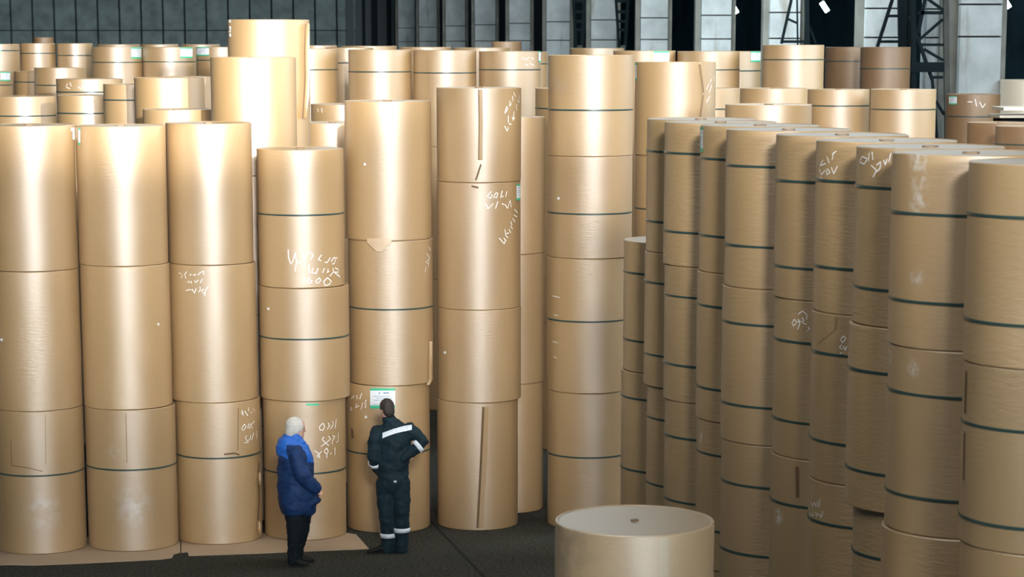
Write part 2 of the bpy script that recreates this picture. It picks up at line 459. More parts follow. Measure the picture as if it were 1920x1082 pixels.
# colonnade running from the far left to the near right
KZ = 87000.0
cols = [(1814, 75), (1637, 65), (1457, 55), (1332, 54), (1219, 49), (1127, 46), (1044, 42), (974, 38), (911, 37), (857, 35), (807, 32), (768, 30)]
side_mid = []
for i, (cx_, w_) in enumerate(cols):
    zc = KZ/cx_; Y = zc*cp; Xc = (cx_-CX)*zc/F; wd = w_*zc/F
    bm = bmesh.new()
    hs = [0, HC-3.1, HC-1.55, HC+.17, HC+.80, HC+2.4, HC+4.0, HC+5.6]
    for a, b_ in zip(hs, hs[1:]):
        box(bm, (Xc, Y+.35, (a+b_)/2), (wd, .7, b_-a-.035))
    c = obj('concrete_column', bm, M_CONC, smooth=False)
    where = 'nearest the lattice tower' if i == 0 else ['second', 'third', 'fourth', 'fifth', 'sixth', 'seventh', 'eighth', 'ninth', 'tenth', 'eleventh', 'twelfth'][i-1] + ' column of the colonnade counted from the right'
    tag(c, ('pale concrete block column, the widest, ' if i == 0 else 'pale concrete block column, ') + where, 'column', 'colonnade columns', 'structure')
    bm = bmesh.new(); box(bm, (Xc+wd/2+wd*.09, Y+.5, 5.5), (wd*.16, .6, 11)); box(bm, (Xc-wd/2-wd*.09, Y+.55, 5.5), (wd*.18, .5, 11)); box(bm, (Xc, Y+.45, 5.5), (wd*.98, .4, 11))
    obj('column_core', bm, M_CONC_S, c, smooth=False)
    side_mid.append((Xc, Y))
zc = 54.0; Xc = (1737-CX)*zc/F; wd = 44*zc/F; Y = zc*cp
bm = bmesh.new()
for a, b_ in zip(hs, hs[1:]): box(bm, (Xc, Y+.35, (a+b_)/2), (wd, .7, b_-a-.035))
c = obj('concrete_column', bm, M_CONC, smooth=False); tag(c, 'pale concrete block column half hidden behind the dark lattice tower', 'column', 'colonnade columns', 'structure')
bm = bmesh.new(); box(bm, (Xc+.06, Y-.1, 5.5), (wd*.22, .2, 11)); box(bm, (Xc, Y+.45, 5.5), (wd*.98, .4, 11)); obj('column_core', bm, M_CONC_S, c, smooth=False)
# dark neighbouring aisle
bm = bmesh.new()
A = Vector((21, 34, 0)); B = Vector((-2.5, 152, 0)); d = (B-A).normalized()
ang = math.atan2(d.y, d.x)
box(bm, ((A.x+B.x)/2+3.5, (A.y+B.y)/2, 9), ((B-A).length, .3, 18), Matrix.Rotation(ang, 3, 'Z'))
tag(obj('wall_right', bm, M_DARK, smooth=False), 'far wall of the neighbouring aisle behind the columns, coloured as its darkness', 'wall', kind='structure')

# lattice steelwork between the columns
def px_pt(px, py, zc):
    d = ray(px, min(py, 900)); p = Vector((0, 0, HC)) + d*(zc*cp/d.y)
    if py > 900: p.z = 0
    return p
def lattice(label, bars, zc, group=None, dz=.5):
    """bars: ((x0,y0),(x1,y1), px width, role)"""
    base = px_pt(*bars[0][0], zc); t = thing('steel_lattice_tower', label, 'steelwork', (base.x, base.y, 0), 0, group)
    for a, b_, w, role in bars:
        bm = bmesh.new()
        p, q = px_pt(*a, zc), px_pt(*b_, zc)
        bar(bm, p-t.location, q-t.location, w*zc/F, w*zc/F)
        obj(role, bm, M_STEEL2 if role == 'post' else M_STEEL, t, smooth=False)
    return t
def down(px, py, zc): # a pixel row on the floor straight below
    return (px, F*HC/zc + 85)
zt = 46.0
fl = 9999
lattice('dark steel lattice tower beside the widest column', [
    ((1773, -40), (1773, fl), 10, 'post'), ((1740, -30), (1722, 62), 6, 'brace'), ((1706, 30), (1748, 150), 6, 'brace'), ((1748, 150), (1757, 265), 5, 'brace'),
    ((1735, -5), (1770, 20), 5, 'brace'), ((1722, 76), (1768, 36), 5, 'brace'), ((1728, 84), (1770, 84), 5, 'strut'), ((1732, 92), (1768, 113), 5, 'brace'),
    ((1722, 24), (1768, 24), 6, 'strut'), ((1708, 126), (1768, 126), 18, 'strut'), ((1712, -40), (1712, fl), 8, 'leg'), ((1745, 145), (1768, 145), 5, 'strut'), ((1770, 215), (1755, 190), 5, 'brace')], zt)
z2 = 51.0
lattice('dark steel brace frame in front of the second column from the right', [
    ((1676, -10), (1645, 88), 6, 'brace'), ((1704, -40), (1704, 9999), 9, 'leg'), ((1648, 78), (1704, 78), 5, 'strut'), ((1666, 30), (1704, 30), 5, 'strut'), ((1690, -40), (1690, 9999), 14, 'leg')], z2)
z3 = 57.2
lattice('dark steel brace frame in front of the third column from the right', [
    ((1486, -10), (1465, 82), 5, 'brace'), ((1466, 78), (1512, 78), 5, 'strut'), ((1478, 36), (1496, 44), 4, 'brace'), ((1494, -40), (1494, 9999), 3, 'leg'), ((1512, -40), (1512, 9999), 8, 'leg'), ((1514, 40), (1530, 82), 3, 'brace')], z3)
z4 = 74.2
for lab, xs in (('dark tapered lattice post right of the eighth column', (1072, 1098)), ('dark tapered lattice post left of the fifth column', (1152, 1180))):
    a, b_ = xs; m_ = (a+b_)/2
    bars = [((a, -40), (m_-5, 90), 5, 'leg'), ((b_, -40), (m_+6, 90), 6, 'leg'), ((m_+2, 85), (m_+2, 9999), 9, 'post')]
    for yy in (-18, 2, 22, 40, 56): bars.append(((a+5, yy), (b_-4, yy), 5, 'strut'))
    lattice(lab, bars, z4)
# strip lights in the dark aisle
M_LAMP, nt_, b_ = mat('lamp_tube')
b_.inputs['Emission Color'].default_value = (.75, .97, 1, 1); b_.inputs['Emission Strength'].default_value = 9; b_.inputs['Base Color'].default_value = (.8, .9, .9, 1)
for lab, x_, y_, L_, a_, zz in (('small bright strip light in the dark bay left of the fourth column', 1376, 15, 22, 58, 80), ('bright strip light in the dark bay right of the third column', 1546, 13, 20, 56, 72),
                           ('large bright strip light in the dark bay at the top right corner', 1886, 4, 24, 57, 55)):
    p = px_pt(x_, y_, zz); t = thing('strip_light', lab, 'ceiling light', p, 0, 'strip lights of the dark aisle')
    s = zz/F; v = Vector((math.cos(math.radians(a_))*s, 0, -math.sin(math.radians(a_))*s))*L_/2
    bm = bmesh.new(); bar(bm, -v, v, 10*s, 8*s); obj('tube', bm, M_LAMP, t, smooth=False)
    bm = bmesh.new(); bar(bm, -v*1.15+Vector((0, .2, .12)), v*1.15+Vector((0, .2, .12)), 12*s, 4*s); obj('housing', bm, M_STEEL, t, smooth=False)
    bm = bmesh.new(); bar(bm, (0, .25, .1), (0, .25, 3.5), .05); obj('hanging_rod', bm, M_STEEL, t, smooth=False)

# ================================================================== front left row
G1 = 'kraft paper rolls in the front left row'
E = 'the '
def names(desc, n):
    o = {2: ['top', 'bottom'], 3: ['top', 'middle', 'bottom'], 4: ['top', 'second', 'third', 'bottom'], 5: ['top', 'second', 'third', 'fourth', 'bottom']}[n]
    return [f'{q} kraft paper roll of {desc}' for q in o]
ZS = .007
LX = {}
X, Y, r = solve_base(-8, 160, 1040, ZS); LX['A'] = Y
stack('A', Y, 0, [236, 510, 772], [(-25, 142), (-18, 150), (-8, 158)], [893], names('the leftmost front stack, at the edge of the picture', 3), G1, ZS)
X, Y, r = solve_base(169, 332, 1034, ZS); LX['B'] = Y
stack('B', Y, 0, [237, 500, 769], [(146, 312), (155, 320), (164, 331)], [882], names('the second front stack from the left', 3), G1, ZS)
X, Y, r = solve_base(336, 489, 1021, ZS); LX['C'] = Y
stack('C', Y, 0, [232, 498, 756], [(314, 473), (319, 481), (331, 489)], [860], names('the third front stack from the left, left of the woman', 3), G1, ZS)
X, Y, r = solve_base(497, 646, 1013, ZS); LX['D'] = Y
stack('D', Y, 0, [281, 541, 753], [(484, 645), (487, 655), (495, 648)], [404, 637, 889], names('the shorter front stack behind the woman in blue', 3), G1, ZS)
X, Y, r = solve_base(650, 806, 1000); LX['E'] = Y
stack('E', Y, 0, [190, 452, 724], [(647, 809), (654, 812), (650, 806)], [581, 853], names('the front stack behind the man', 3), G1)
X, Y, r = solve_base(821, 970, 995); LX['F'] = Y
stack('F', Y, 0, [165, 343, 582, 756], [(819, 977), (819, 976), (820, 977), (820, 971)], [], names('the front stack right of the man, split by slits', 4), G1)
Yg = LX['F'] + .97
stack('G', Yg, .5, [220, 478, 722], [(902, 1022), (902, 1021), (899, 1018)], [], names('the half hidden stack right behind the slit stack', 3), G1)

# ================================================================== middle stacks
G2 = 'kraft paper rolls in the tall middle stacks'
X, Y, r, z = solve_zc(1028, 1187, 103, 27.9)
stack('M', Y, 0, [103, 294, 486, 739], [(1028, 1187), (1027, 1185), (1026, 1180), (1027, 1176)], [207, 402, 604, 859], names('the tall middle stack behind the lone front roll', 4), G2)
X, Y, r, z = solve_zc(1190, 1341, 116, 29.4)
stack('N', Y, 0, [116, 293, 560], [(1190, 1341), (1190, 1340), (1190, 1340)], [394], names('the middle stack with a brown slit at its top', 3), G2)
X, Y, r, z = solve_zc(397, 556, 107, 28.5)
stack('T', Y, 0, [107, 330, 590, 800], [(397, 556), (398, 556), (400, 556), (400, 556)], [], ['brightly lit kraft roll on top of the stack behind the third and shorter stacks', *['kraft paper roll underneath the brightly lit roll, hidden behind the front row']*3], G2)
X, Y, r, z = solve_zc(429, 581, 36, 29.7)
stack('U', Y, 0, [36, 300, 560, 800], [(429, 581), (430, 580), (430, 580), (430, 580)], [], ['tallest kraft roll, white with light, with torn wrapper hanging at its right edge', *['kraft paper roll underneath the tallest roll, hidden behind the brightly lit roll']*3], G2)

# ================================================================== right row, receding
G3 = 'kraft paper rolls in the receding right row'
ordn = ['farthest', 'second farthest', 'third farthest', 'fourth farthest', 'fifth farthest', 'fourth nearest', 'third nearest', 'second nearest', 'nearest']
RS = [ # key, (xl,xr) top, y top at hub, zc, seams, jogs, straps
 ('Ra', (1212, 1413), 224, 21.75, [475, 728], [(1212, 1413), (1208, 1409), (1212, 1409)], [285, 417, 532, 668, 788, 912]),
 ('Rb', (1245, 1454), 230, 20.75, [500, 755], [(1245, 1454), (1245, 1452), (1245, 1450)], [288, 436, 557, 686, 822, 942]),
 ('Rc', (1312, 1534), 236, 19.72, [513, 792], [(1312, 1534), (1306, 1528), (1305, 1522)], [299, 444, 576, 731, 854, 996]),
 ('Rd', (1360, 1592), 244, 18.72, [541, 832], [(1360, 1592), (1353, 1585), (1351, 1580)], [312, 462, 608, 761, 910, 1038]),
 ('Re', (1453, 1698), 254, 17.72, [563, 860], [(1453, 1698), (1450, 1694), (1443, 1688)], [341, 503, 642, 792, 948]),
 ('Rf', (1528, 1788), 265, 16.72, [590, 908], [(1528, 1788), (1520, 1780), (1514, 1772)], [341, 504, 666, 832, 985]),
 ('Rg', (1603, 1876), 277, 15.72, [614, 960], [(1603, 1876), (1589, 1860), (1597, 1858)], [353, 544, 699, 888, 1048]),
 ('Rh', (1670, 1960), 289, 14.72, [655, 1003], [(1670, 1960), (1664, 1952), (1650, 1938)], [402, 567, 741, 933]),
 ('Ri', (1813, 2125), 307, 13.72, [690, 1034], [(1813, 2125), (1804, 2114), (1796, 2104)], [407, 608, 805, 985])]
for i, (k, (xl, xr), yt, zc, seams, jogs, straps) in enumerate(RS):
    X, Y, r, z = solve_zc(xl, xr, yt, zc)
    h = z/4
    u = .75
    n = len(seams)+2
    ys = [yt, *seams]
    # the hidden foot of the stack: a fourth roll to the floor
    zb = z_at(seams[-1], Y - r*.66)
    zl = max(zb - h, .9)
    pyb = None
    yl = project((0, Y-.33, zl))[1]
    stack(k, Y, u, [yt, *seams, yl], [*jogs, jogs[-1]], straps, names(f'the {ordn[i]} tall stack in the right row', 4), G3, m=M_KRAFT_R)
X, Y, r, z = solve_zc(1169, 1362, 455, 23.1)
stack('Rz', Y, .7, [454, 700, 960], [(1169, 1362), (1164, 1352), (1163, 1350)], [514, 641, 749, 884], names('the low stack left of the farthest right row stack', 3), G3, m=M_KRAFT_R)

# ================================================================== lone roll in front
Xf, Yf, rf, zf = solve_zc(1041, 1339, 1005, 14.7)
e0 = Vector((Xf-rf*.82, Yf-rf*.55, zf-.12))
stain_f = kraft('kraft_wrap_scuffed', (.47, .325, .165), (.52, .37, .20), stains=[(e0, .28, (.22, .15, .08), .5), (e0-Vector((0, 0, .3)), .3, (.22, .15, .08), .5)])
tf = roll('lone pale kraft roll standing in front, its round end face seen from above', Xf, Yf, 0, zf, rf, (), None, m=stain_f, seg=128, hub=.016)
ROLLS['X'] = (tf, Xf, Yf, rf)

# ================================================================== rolls further back
def B(key, *a, **k): return bg(key, *a, **k)
B('b1', -18, 103, 181, 36.0, 'kraft roll with one strap peeking over the leftmost front stack', [218])
B('b2', 107, 224, 179, 34.0, 'kraft roll with one strap peeking over the gap beside the second stack', [213])
B('b2b', 106, 229, 148, 36.6, 'shaded kraft roll with chalk scribbles behind a shorter strapped roll', [173])
B('b3', 194, 312, 158, 32.6, 'narrow looking strapped kraft roll half hidden by a plain wide roll', [188])
B('b4', 252, 383, 146, 31.4, 'plain wide kraft roll without strap above the third front stack')
B('b4b', 300, 420, 144, 33.5, 'sliver of kraft roll between the plain wide roll and the bright roll')
B('b5', 268, 396, 206, 29.9, 'low sunlit kraft roll just above the third front stack')
B('b6', 558, 689, 231, 31.1, 'low kraft roll half lit and half shaded above the shorter stack')
B('b7', 583, 714, 196, 32.6, 'low kraft roll with faint chalk marks behind the half shaded roll')
GR = 'rear rolls under the panel wall'
B('c1', -45, 36, 82, 45, 'rear kraft roll at the left picture edge with label', [95], GR, core=False)
B('c2', 38, 103, 81, 45.5, 'narrow rear kraft roll between two dark gaps at the left', [100], GR, core=False)
B('c3', 107, 173, 81, 45.5, 'narrow shaded rear kraft roll left of the labelled pair', [104], GR, core=False)
B('c4', 172, 266, 88, 44, 'rear kraft roll with label on its right shoulder, left of a dark gap', [117], GR, core=False)
B('c5', 268, 367, 88, 44, 'rear kraft roll with label right of the dark gap', [116], GR, core=False)
B('c6', 367, 462, 88, 45.2, 'rear kraft roll with label, cut by the bright tall rolls', [113], GR, core=False)
B('d1', -70, 22, 134, 42, 'kraft roll with white label at the left picture edge, middle tier', [160], GR, core=False)
B('d2', 27, 116, 134, 44.0-1.0, 'small strapped kraft roll between the edge roll and a plain topped roll', [154], GR, core=False)
B('d3', 65, 160, 127, 41.4, 'kraft roll with plain upper half and low strap in middle tier', [160], GR, core=False)
B('dd', -30, 52, 128, 45.0-1.6, 'dim kraft roll top behind the labelled roll at the left edge', (), GR, core=False) if False else None
GF = 'rear rolls behind the middle stacks'
B('c7', 516, 633, 91, 37.6, 'rear strapped kraft roll right of the tallest bright roll', [131], GF)
B('c8', 610, 700, 89, 41.5, 'dark sliver of kraft roll in the gap right of the tallest bright roll', [118], GF)
B('c9', 653, 771, 93, 37.2, 'rear strapped kraft roll straight above the man\'s stack', [135], GF)
B('c10', 775, 893, 94, 37.2, 'rear strapped kraft roll between two rolls, above the slit stack\'s left edge', [137], GF)
B('c11', 898, 1014, 96, 37.2, 'rear strapped kraft roll with faint chalk near its top right', [131], GF)
B('c12', 935, 1027, 97, 41, 'sliver of kraft roll left of the tall middle stack', [120], GF)
B('c13', 1004, 1130, 166, 33.5, 'low strapped kraft sliver just left of the tall middle stack', [204], GF)
B('e1', 1150, 1267, 95, 37.6, 'rear kraft roll with a big white label behind the brown slit roll', (), GF)
B('e2', 1270, 1387, 96, 37.5, 'rear strapped kraft roll right above the brown slit roll', [131], GF)
B('e3', 1313, 1427, 96, 39.2, 'rear kraft roll with label left of the tall brown roll', [133], GF)
B('e4', 1430, 1545, 84, 37.1, 'tall brown kraft roll with pale right edge under the steel brace', [112], GF, m=M_KRAFT)
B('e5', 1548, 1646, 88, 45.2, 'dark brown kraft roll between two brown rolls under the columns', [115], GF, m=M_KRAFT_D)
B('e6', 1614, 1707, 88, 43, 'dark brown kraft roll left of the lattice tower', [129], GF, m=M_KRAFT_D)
B('h1', 1258, 1386, 166, 34.0, 'strapped kraft sliver right of the brown slit roll', [205], GF)
B('f1', 1388, 1513, 166, 35.2, 'sunlit kraft roll top without strap behind a wider lit roll', (), GF)
B('f2', 1360, 1522, 197, 27.2, 'wide sunlit kraft roll behind the farthest right row tops', (), GF)
B('f3', 1515, 1630, 168, 35.9, 'warm lit strapped kraft roll, left of a matching pair', [199], GF)
B('f4', 1634, 1755, 168, 35.1, 'warm lit strapped kraft roll, right of a matching pair, beside the lattice tower', [206], GF)
GS = 'shaded rolls at the far right'
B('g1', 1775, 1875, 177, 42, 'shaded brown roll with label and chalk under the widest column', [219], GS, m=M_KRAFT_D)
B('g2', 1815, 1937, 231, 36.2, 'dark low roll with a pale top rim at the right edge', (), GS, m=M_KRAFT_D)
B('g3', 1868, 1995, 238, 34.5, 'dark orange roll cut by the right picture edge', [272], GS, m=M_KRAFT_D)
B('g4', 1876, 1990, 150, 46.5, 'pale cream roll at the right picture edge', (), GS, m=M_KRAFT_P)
GT = 'farthest rolls, of which only the tops show'
far = [(182, 262, 83, 49, 'farthest roll top peeking left of the dark gap'), (264, 334, 83, 50, 'farthest roll top peeking above the roll right of the dark gap'), (340, 412, 83, 49, 'farthest brown roll top peeking left of the tall bright rolls'),
       (558, 632, 85, 43, 'farthest roll top peeking right of the tallest bright roll'), (640, 744, 86, 43, 'farthest roll top peeking above the man\'s stack line'), (750, 846, 88, 43, 'farthest roll top peeking over the second strapped rear roll'),
       (850, 956, 89, 43, 'farthest roll top peeking over the third strapped rear roll'), (1068, 1170, 90, 43, 'farthest roll top peeking over the tall middle stack')]
for i, (a, b__, y, zc, lab) in enumerate(far): B(f'z{i}', a, b__, y, zc, lab, (), GT, core=False)
B('zz', 62, 100, 70, 62, 'small dark roll far off against the panel wall', (), GT, m=M_KRAFT_D, core=False)
B('zy', 922, 978, 78, 62, 'small dark roll far off below the ninth column', (), GT, m=M_KRAFT_D, core=False)

# flat stacked boards at the right edge
p = px_pt(1912, 222, 40.0)
t = thing('board_stack', 'pale flat boards stacked at the right picture edge', 'boards', (p.x, p.y, 0))
for i in range(2):
    zz = z_at(203+15*i, p.y)
    bm = bmesh.new(); box(bm, (0, .3*i, zz), (.75, 1.0, .045)); obj('board', bm, M_KRAFT_P, t, smooth=False)
bm = bmesh.new(); box(bm, (0, .3, z_at(203, p.y)/2-.08), (.6, .8, z_at(203, p.y)-.2)); obj('stand', bm, M_STEEL, t, smooth=False)

# ================================================================== marks on the rolls
label('E2', 694, 728, 741, 766); label('F1', 968.5, 345, 976, 376); label('N0', 1190.6, 118, 1194, 151)
label('c4', 246, 89, 265, 110); label('c5', 338, 89, 361, 109); label('c6', 368.5, 88, 392, 105); label('d1', 1, 135, 19, 152); label('e1', 1225, 96, 1255, 120)
label('e3', 1408, 96.5, 1426, 116); label('g1', 1779, 180, 1794, 196); label('c11', 1010, 96, 1013.7, 117); label('c1', -6, 82, 3, 96)
label('B0', 146.8, 240, 150.5, 272); label('Rc0', 1312.6, 238, 1318, 285); label('b2', 107, 181, 109, 190) if False else None
dots('A1', [(3, 637)]); dots('B1', [(297, 608)]); dots('D1', [(503, 579)]); dots('E0', [(684, 308)]); dots('E2', [(686, 782)]); dots('F2', [(834, 661)]); dots('M1', [(1047, 372)])
chalk('D0', (530, 455), .0832, [[(125, 160), (130, 330), (180, 480), (230, 420), (285, 220)], [(285, 220), (310, 430), (280, 650)], [(410, 150), (440, 260), (480, 380)], [(320, 440), (390, 450), (470, 360)],
  [(480, 330), (600, 215), (690, 280), (630, 390)], [(500, 300), (490, 540)], [(880, 270), (800, 380), (870, 410)], [(950, 440), (1000, 450), (1080, 330)], [(1090, 430), (1150, 340), (1230, 350)], [(1190, 370), (1170, 460), (1110, 490)],
  [(590, 490), (600, 700)], [(690, 570), (650, 680), (760, 690), (800, 570)], [(940, 570), (900, 680)], [(1030, 590), (1000, 680), (1050, 640)], [(1130, 570), (1150, 650), (1060, 760)],
  [(1180, 570), (1250, 600), (1250, 670), (1150, 660), (1290, 770)], [(510, 780), (470, 910)], [(620, 760), (560, 880), (620, 920), (670, 860), (600, 840)], [(830, 790), (740, 870), (790, 920), (860, 850), (830, 790)],
  [(1010, 790), (920, 880), (960, 970), (1050, 940), (1100, 870), (1010, 790)]], .016)
chalk('D2', (580, 780), .0832, [[(310, 160), (230, 240), (240, 320), (310, 320), (350, 240), (310, 160)], [(420, 150), (460, 220), (400, 300)], [(520, 110), (540, 190), (480, 300)], [(430, 220), (460, 210)], [(610, 70), (580, 280)],
  [(330, 470), (290, 530), (370, 610), (440, 670)], [(430, 450), (480, 520), (370, 610), (260, 690)], [(520, 450), (580, 460), (520, 560), (520, 630)], [(650, 380), (650, 560), (610, 600)],
  [(120, 780), (210, 850), (240, 950), (170, 900), (280, 800)], [(390, 720), (330, 800), (380, 860), (430, 800), (390, 720)], [(400, 860), (390, 950)], [(480, 860), (500, 830)], [(580, 710), (575, 880)]], .014)
chalk('E2', (640, 715), .0785, [[(370, 330), (370, 420), (390, 400)], [(490, 280), (440, 430)], [(310, 340), (240, 420)], [(360, 530), (330, 640), (420, 580)], [(230, 620), (210, 700), (260, 660), (230, 620)],
  [(510, 510), (470, 680)], [(600, 440), (560, 510), (590, 540), (570, 640)]], .014)
chalk('E1', (0, 0), 1, [[(803, 462), (808, 470)], [(800, 475), (806, 484), (801, 490)], [(798, 490), (804, 496)], [(799, 500), (797, 511)], [(806, 478), (803, 500)]], .013)
chalk('F0', (880, 160), .1017, [[(820, 130), (850, 210)], [(790, 190), (810, 290)], [(750, 280), (740, 390), (780, 330)], [(690, 390), (650, 520), (710, 440), (690, 390)], [(920, 180), (920, 320), (890, 280)], [(870, 340), (870, 460)],
  [(830, 480), (800, 650), (840, 600), (780, 600)], [(720, 560), (720, 690)], [(730, 710), (780, 720)], [(650, 750), (700, 850), (720, 770)]], .015)
chalk('F1', (870, 330), .12, [[(430, 240), (360, 320), (420, 350), (440, 290)], [(500, 260), (460, 330), (510, 340), (530, 270), (500, 260)], [(600, 230), (570, 340), (620, 310)], [(670, 240), (650, 330)], [(330, 430), (390, 510), (350, 500)],
  [(460, 430), (390, 500)], [(530, 400), (490, 510)], [(590, 430), (630, 450)], [(640, 440), (680, 510), (720, 380), (740, 490)], [(790, 520), (840, 580)], [(780, 610), (830, 640)], [(760, 660), (800, 720)], [(730, 710), (750, 770)],
  [(730, 780), (760, 830)], [(700, 830), (730, 890)], [(640, 830), (650, 920), (690, 970)], [(660, 900), (700, 890)], [(620, 970), (660, 1010)], [(550, 970), (630, 1060), (650, 1000)]], .014)
chalk('C1', (320, 490), .0647, [[(240, 330), (320, 380)], [(350, 400), (300, 490)], [(470, 300), (400, 380), (450, 500)], [(550, 380), (600, 370), (560, 420)], [(640, 400), (720, 370), (700, 430)], [(780, 400), (850, 330), (960, 280), (950, 390)],
  [(490, 620), (530, 570), (560, 630)], [(600, 570), (600, 640)], [(690, 560), (720, 620), (800, 540)], [(920, 510), (860, 620)], [(440, 860), (520, 820), (600, 830)], [(620, 800), (660, 870), (690, 930), (740, 780)],
  [(850, 740), (860, 830), (800, 890)], [(880, 880), (960, 800)], [(1090, 720), (1000, 860), (990, 1010)], [(920, 930), (1000, 900)]], .013)
chalk('C2', (430, 740), .12, [[(190, 270), (220, 330), (200, 240)], [(240, 260), (290, 330)], [(300, 200), (300, 260)], [(340, 270), (340, 290)], [(380, 220), (400, 260)], [(240, 460), (190, 530), (220, 560), (260, 510), (240, 460)],
  [(310, 450), (280, 520), (320, 520), (330, 450)], [(400, 410), (340, 470), (360, 530)], [(270, 640), (250, 680), (300, 750), (230, 750)], [(330, 630), (330, 690), (290, 720)], [(380, 600), (350, 710)], [(430, 560), (430, 690)]], .014)
chalk('Re1', (1460, 570), .1017, [[(290, 280), (245, 350), (280, 410), (330, 340), (290, 280)], [(360, 270), (390, 360), (350, 480)], [(340, 330), (410, 320)], [(360, 190), (440, 130), (520, 200), (520, 290)], [(430, 250), (470, 300), (430, 340), (510, 380)],
  [(540, 420), (570, 460), (530, 500)]], .009)
chalk('Rf1', (1460, 570), .1017, [[(1190, 590), (1140, 660), (1180, 720), (1240, 640), (1190, 590)], [(1160, 760), (1120, 800), (1170, 840)], [(1190, 780), (1230, 860), (1260, 780)], [(1130, 920), (1170, 900)]], .009)
chalk('Rf0', (1500, 200), .333, [[(130, 300), (110, 335), (145, 320)], [(150, 280), (165, 320)], [(190, 255), (180, 300)], [(205, 250), (180, 270)], [(108, 350), (120, 385), (140, 360)], [(150, 350), (150, 385), (170, 370), (155, 350)], [(175, 340), (190, 380), (210, 335)], [(113, 400), (122, 402)]], .010)
chalk('Rg0', (1500, 200), .333, [[(350, 280), (335, 310), (360, 325), (380, 295), (350, 280)], [(390, 260), (385, 310)], [(405, 255), (410, 300)], [(400, 330), (430, 360), (410, 400)], [(430, 330), (455, 310), (450, 350), (425, 370)], [(470, 300), (480, 330), (490, 295)], [(512, 262), (500, 312)]], .010)
chalk('Rf2', (1480, 920), .15, [[(270, 140), (290, 200), (310, 140), (330, 200)], [(350, 130), (350, 210)], [(380, 110), (375, 215)], [(260, 270), (270, 320)], [(290, 270), (290, 320), (310, 300)], [(330, 260), (340, 330), (360, 280)], [(370, 290), (400, 340), (420, 260)]], .009)
chalk('N0', (1120, 60), .1663, [[(1260, 580), (1230, 650)], [(1290, 600), (1260, 680)], [(1310, 490), (1320, 560)], [(1240, 760), (1230, 800), (1270, 720)], [(1290, 530), (1270, 570)]], .016)
chalk('b2b', (0, 60), .1663, [[(760, 580), (745, 620), (790, 640)], [(790, 570), (800, 610)], [(880, 620), (910, 640), (940, 600)]], .015)
chalk('g1', (1640, 0), .277, [[(630, 690), (660, 690)], [(680, 670), (690, 720)], [(710, 690), (730, 730), (750, 700)]], .015)
chalk('c11', (0, 0), 1, [[(980, 108), (986, 112), (992, 107)], [(996, 108), (1001, 111)], [(984, 120), (990, 123)], [(994, 119), (1001, 122)]], .014)
chalk('b7', (0, 0), 1, [[(595, 203), (597, 210)], [(603, 203), (604, 211)]], .014)
chalk('Rh1', (0, 0), 1, [[(1667, 655), (1672, 668)], [(1668, 672), (1671, 680)]], .008)
chalk('Rc2', (0, 0), 1, [[(1313, 812), (1317, 820), (1312, 832)], [(1316, 812), (1311, 826)]], .008)
chalk('M2', (0, 0), 1, [[(1036, 555), (1050, 558)], [(1038, 590), (1046, 592)], [(1036, 640), (1046, 643)], [(1037, 668), (1044, 672)]], .012)
# slits and torn wrapper
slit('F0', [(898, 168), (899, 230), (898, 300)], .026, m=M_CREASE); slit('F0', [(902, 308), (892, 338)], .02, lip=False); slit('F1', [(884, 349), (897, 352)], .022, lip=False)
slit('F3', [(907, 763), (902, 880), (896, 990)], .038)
slit('N0', [(1312, 121), (1316, 150), (1319, 174)], .03, lip=False, m=M_CREASE); slit('N0', [(1319, 178), (1316, 200), (1313, 222)], .022, lip=False, m=M_CREASE)
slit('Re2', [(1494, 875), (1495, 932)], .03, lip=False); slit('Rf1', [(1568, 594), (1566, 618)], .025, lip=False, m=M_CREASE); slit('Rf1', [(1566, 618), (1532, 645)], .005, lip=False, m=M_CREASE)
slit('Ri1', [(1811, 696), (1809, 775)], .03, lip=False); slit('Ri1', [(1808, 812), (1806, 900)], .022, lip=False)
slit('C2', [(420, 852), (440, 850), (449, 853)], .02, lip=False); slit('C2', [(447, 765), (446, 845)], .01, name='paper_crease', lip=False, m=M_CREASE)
slit('A2', [(20, 825), (22, 873)], .012, name='paper_crease', lip=False, m=M_CREASE); slit('A2', [(22, 873), (50, 877), (80, 884)], .012, name='paper_crease', lip=False, m=M_CREASE); slit('A2', [(85, 778), (86, 870)], .006, name='paper_crease', lip=False, m=M_CREASE)
slit('B2', [(236, 775), (238, 868)], .008, name='paper_crease', lip=False, m=M_CREASE)
flap('U0', [(572, 580.2, 44), (570, 580.4, 90), (571, 580.3, 140), (569, 579.8, 180), (566, 574, 222)], .01, .10)
flap('E1', [(804, 811, 640), (803, 811.4, 680), (803, 811, 712), (798, 806, 722)], .006, .05)
flap('C2', [(484, 488.5, 886), (482, 488.7, 897), (485, 488.5, 912)], .006, .06)
flap('C2', [(483, 487.5, 978), (480, 488.2, 990), (484, 488, 1002)], .006, .07)
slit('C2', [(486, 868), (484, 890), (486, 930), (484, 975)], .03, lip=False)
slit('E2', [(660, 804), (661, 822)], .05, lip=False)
bm = bmesh.new(); patch(bm, 'D2', 574, 757, 598, 760.5, .006, 0, 4); obj('green_tape', bm, M_GREEN, ROLLS['D2'][0])['label'] = 'strip of green tape'
# a paper tongue hanging over a seam
bm = bmesh.new(); pv = None
for x_, y_ in ((688, 453), (698, 462), (706, 470), (716, 470), (724, 460), (734, 453)):
    a = surf('E0', x_, 447, .004); b__ = surf('E1', x_, y_+2, .035) + ROLLS['E1'][0].location - ROLLS['E0'][0].location
    q = (bm.verts.new(a), bm.verts.new(b__))
    if pv: bm.faces.new((pv[0], pv[1], q[1], q[0]))
    pv = q
obj('paper_tongue', bm, M_KRAFT, ROLLS['E0'][0])
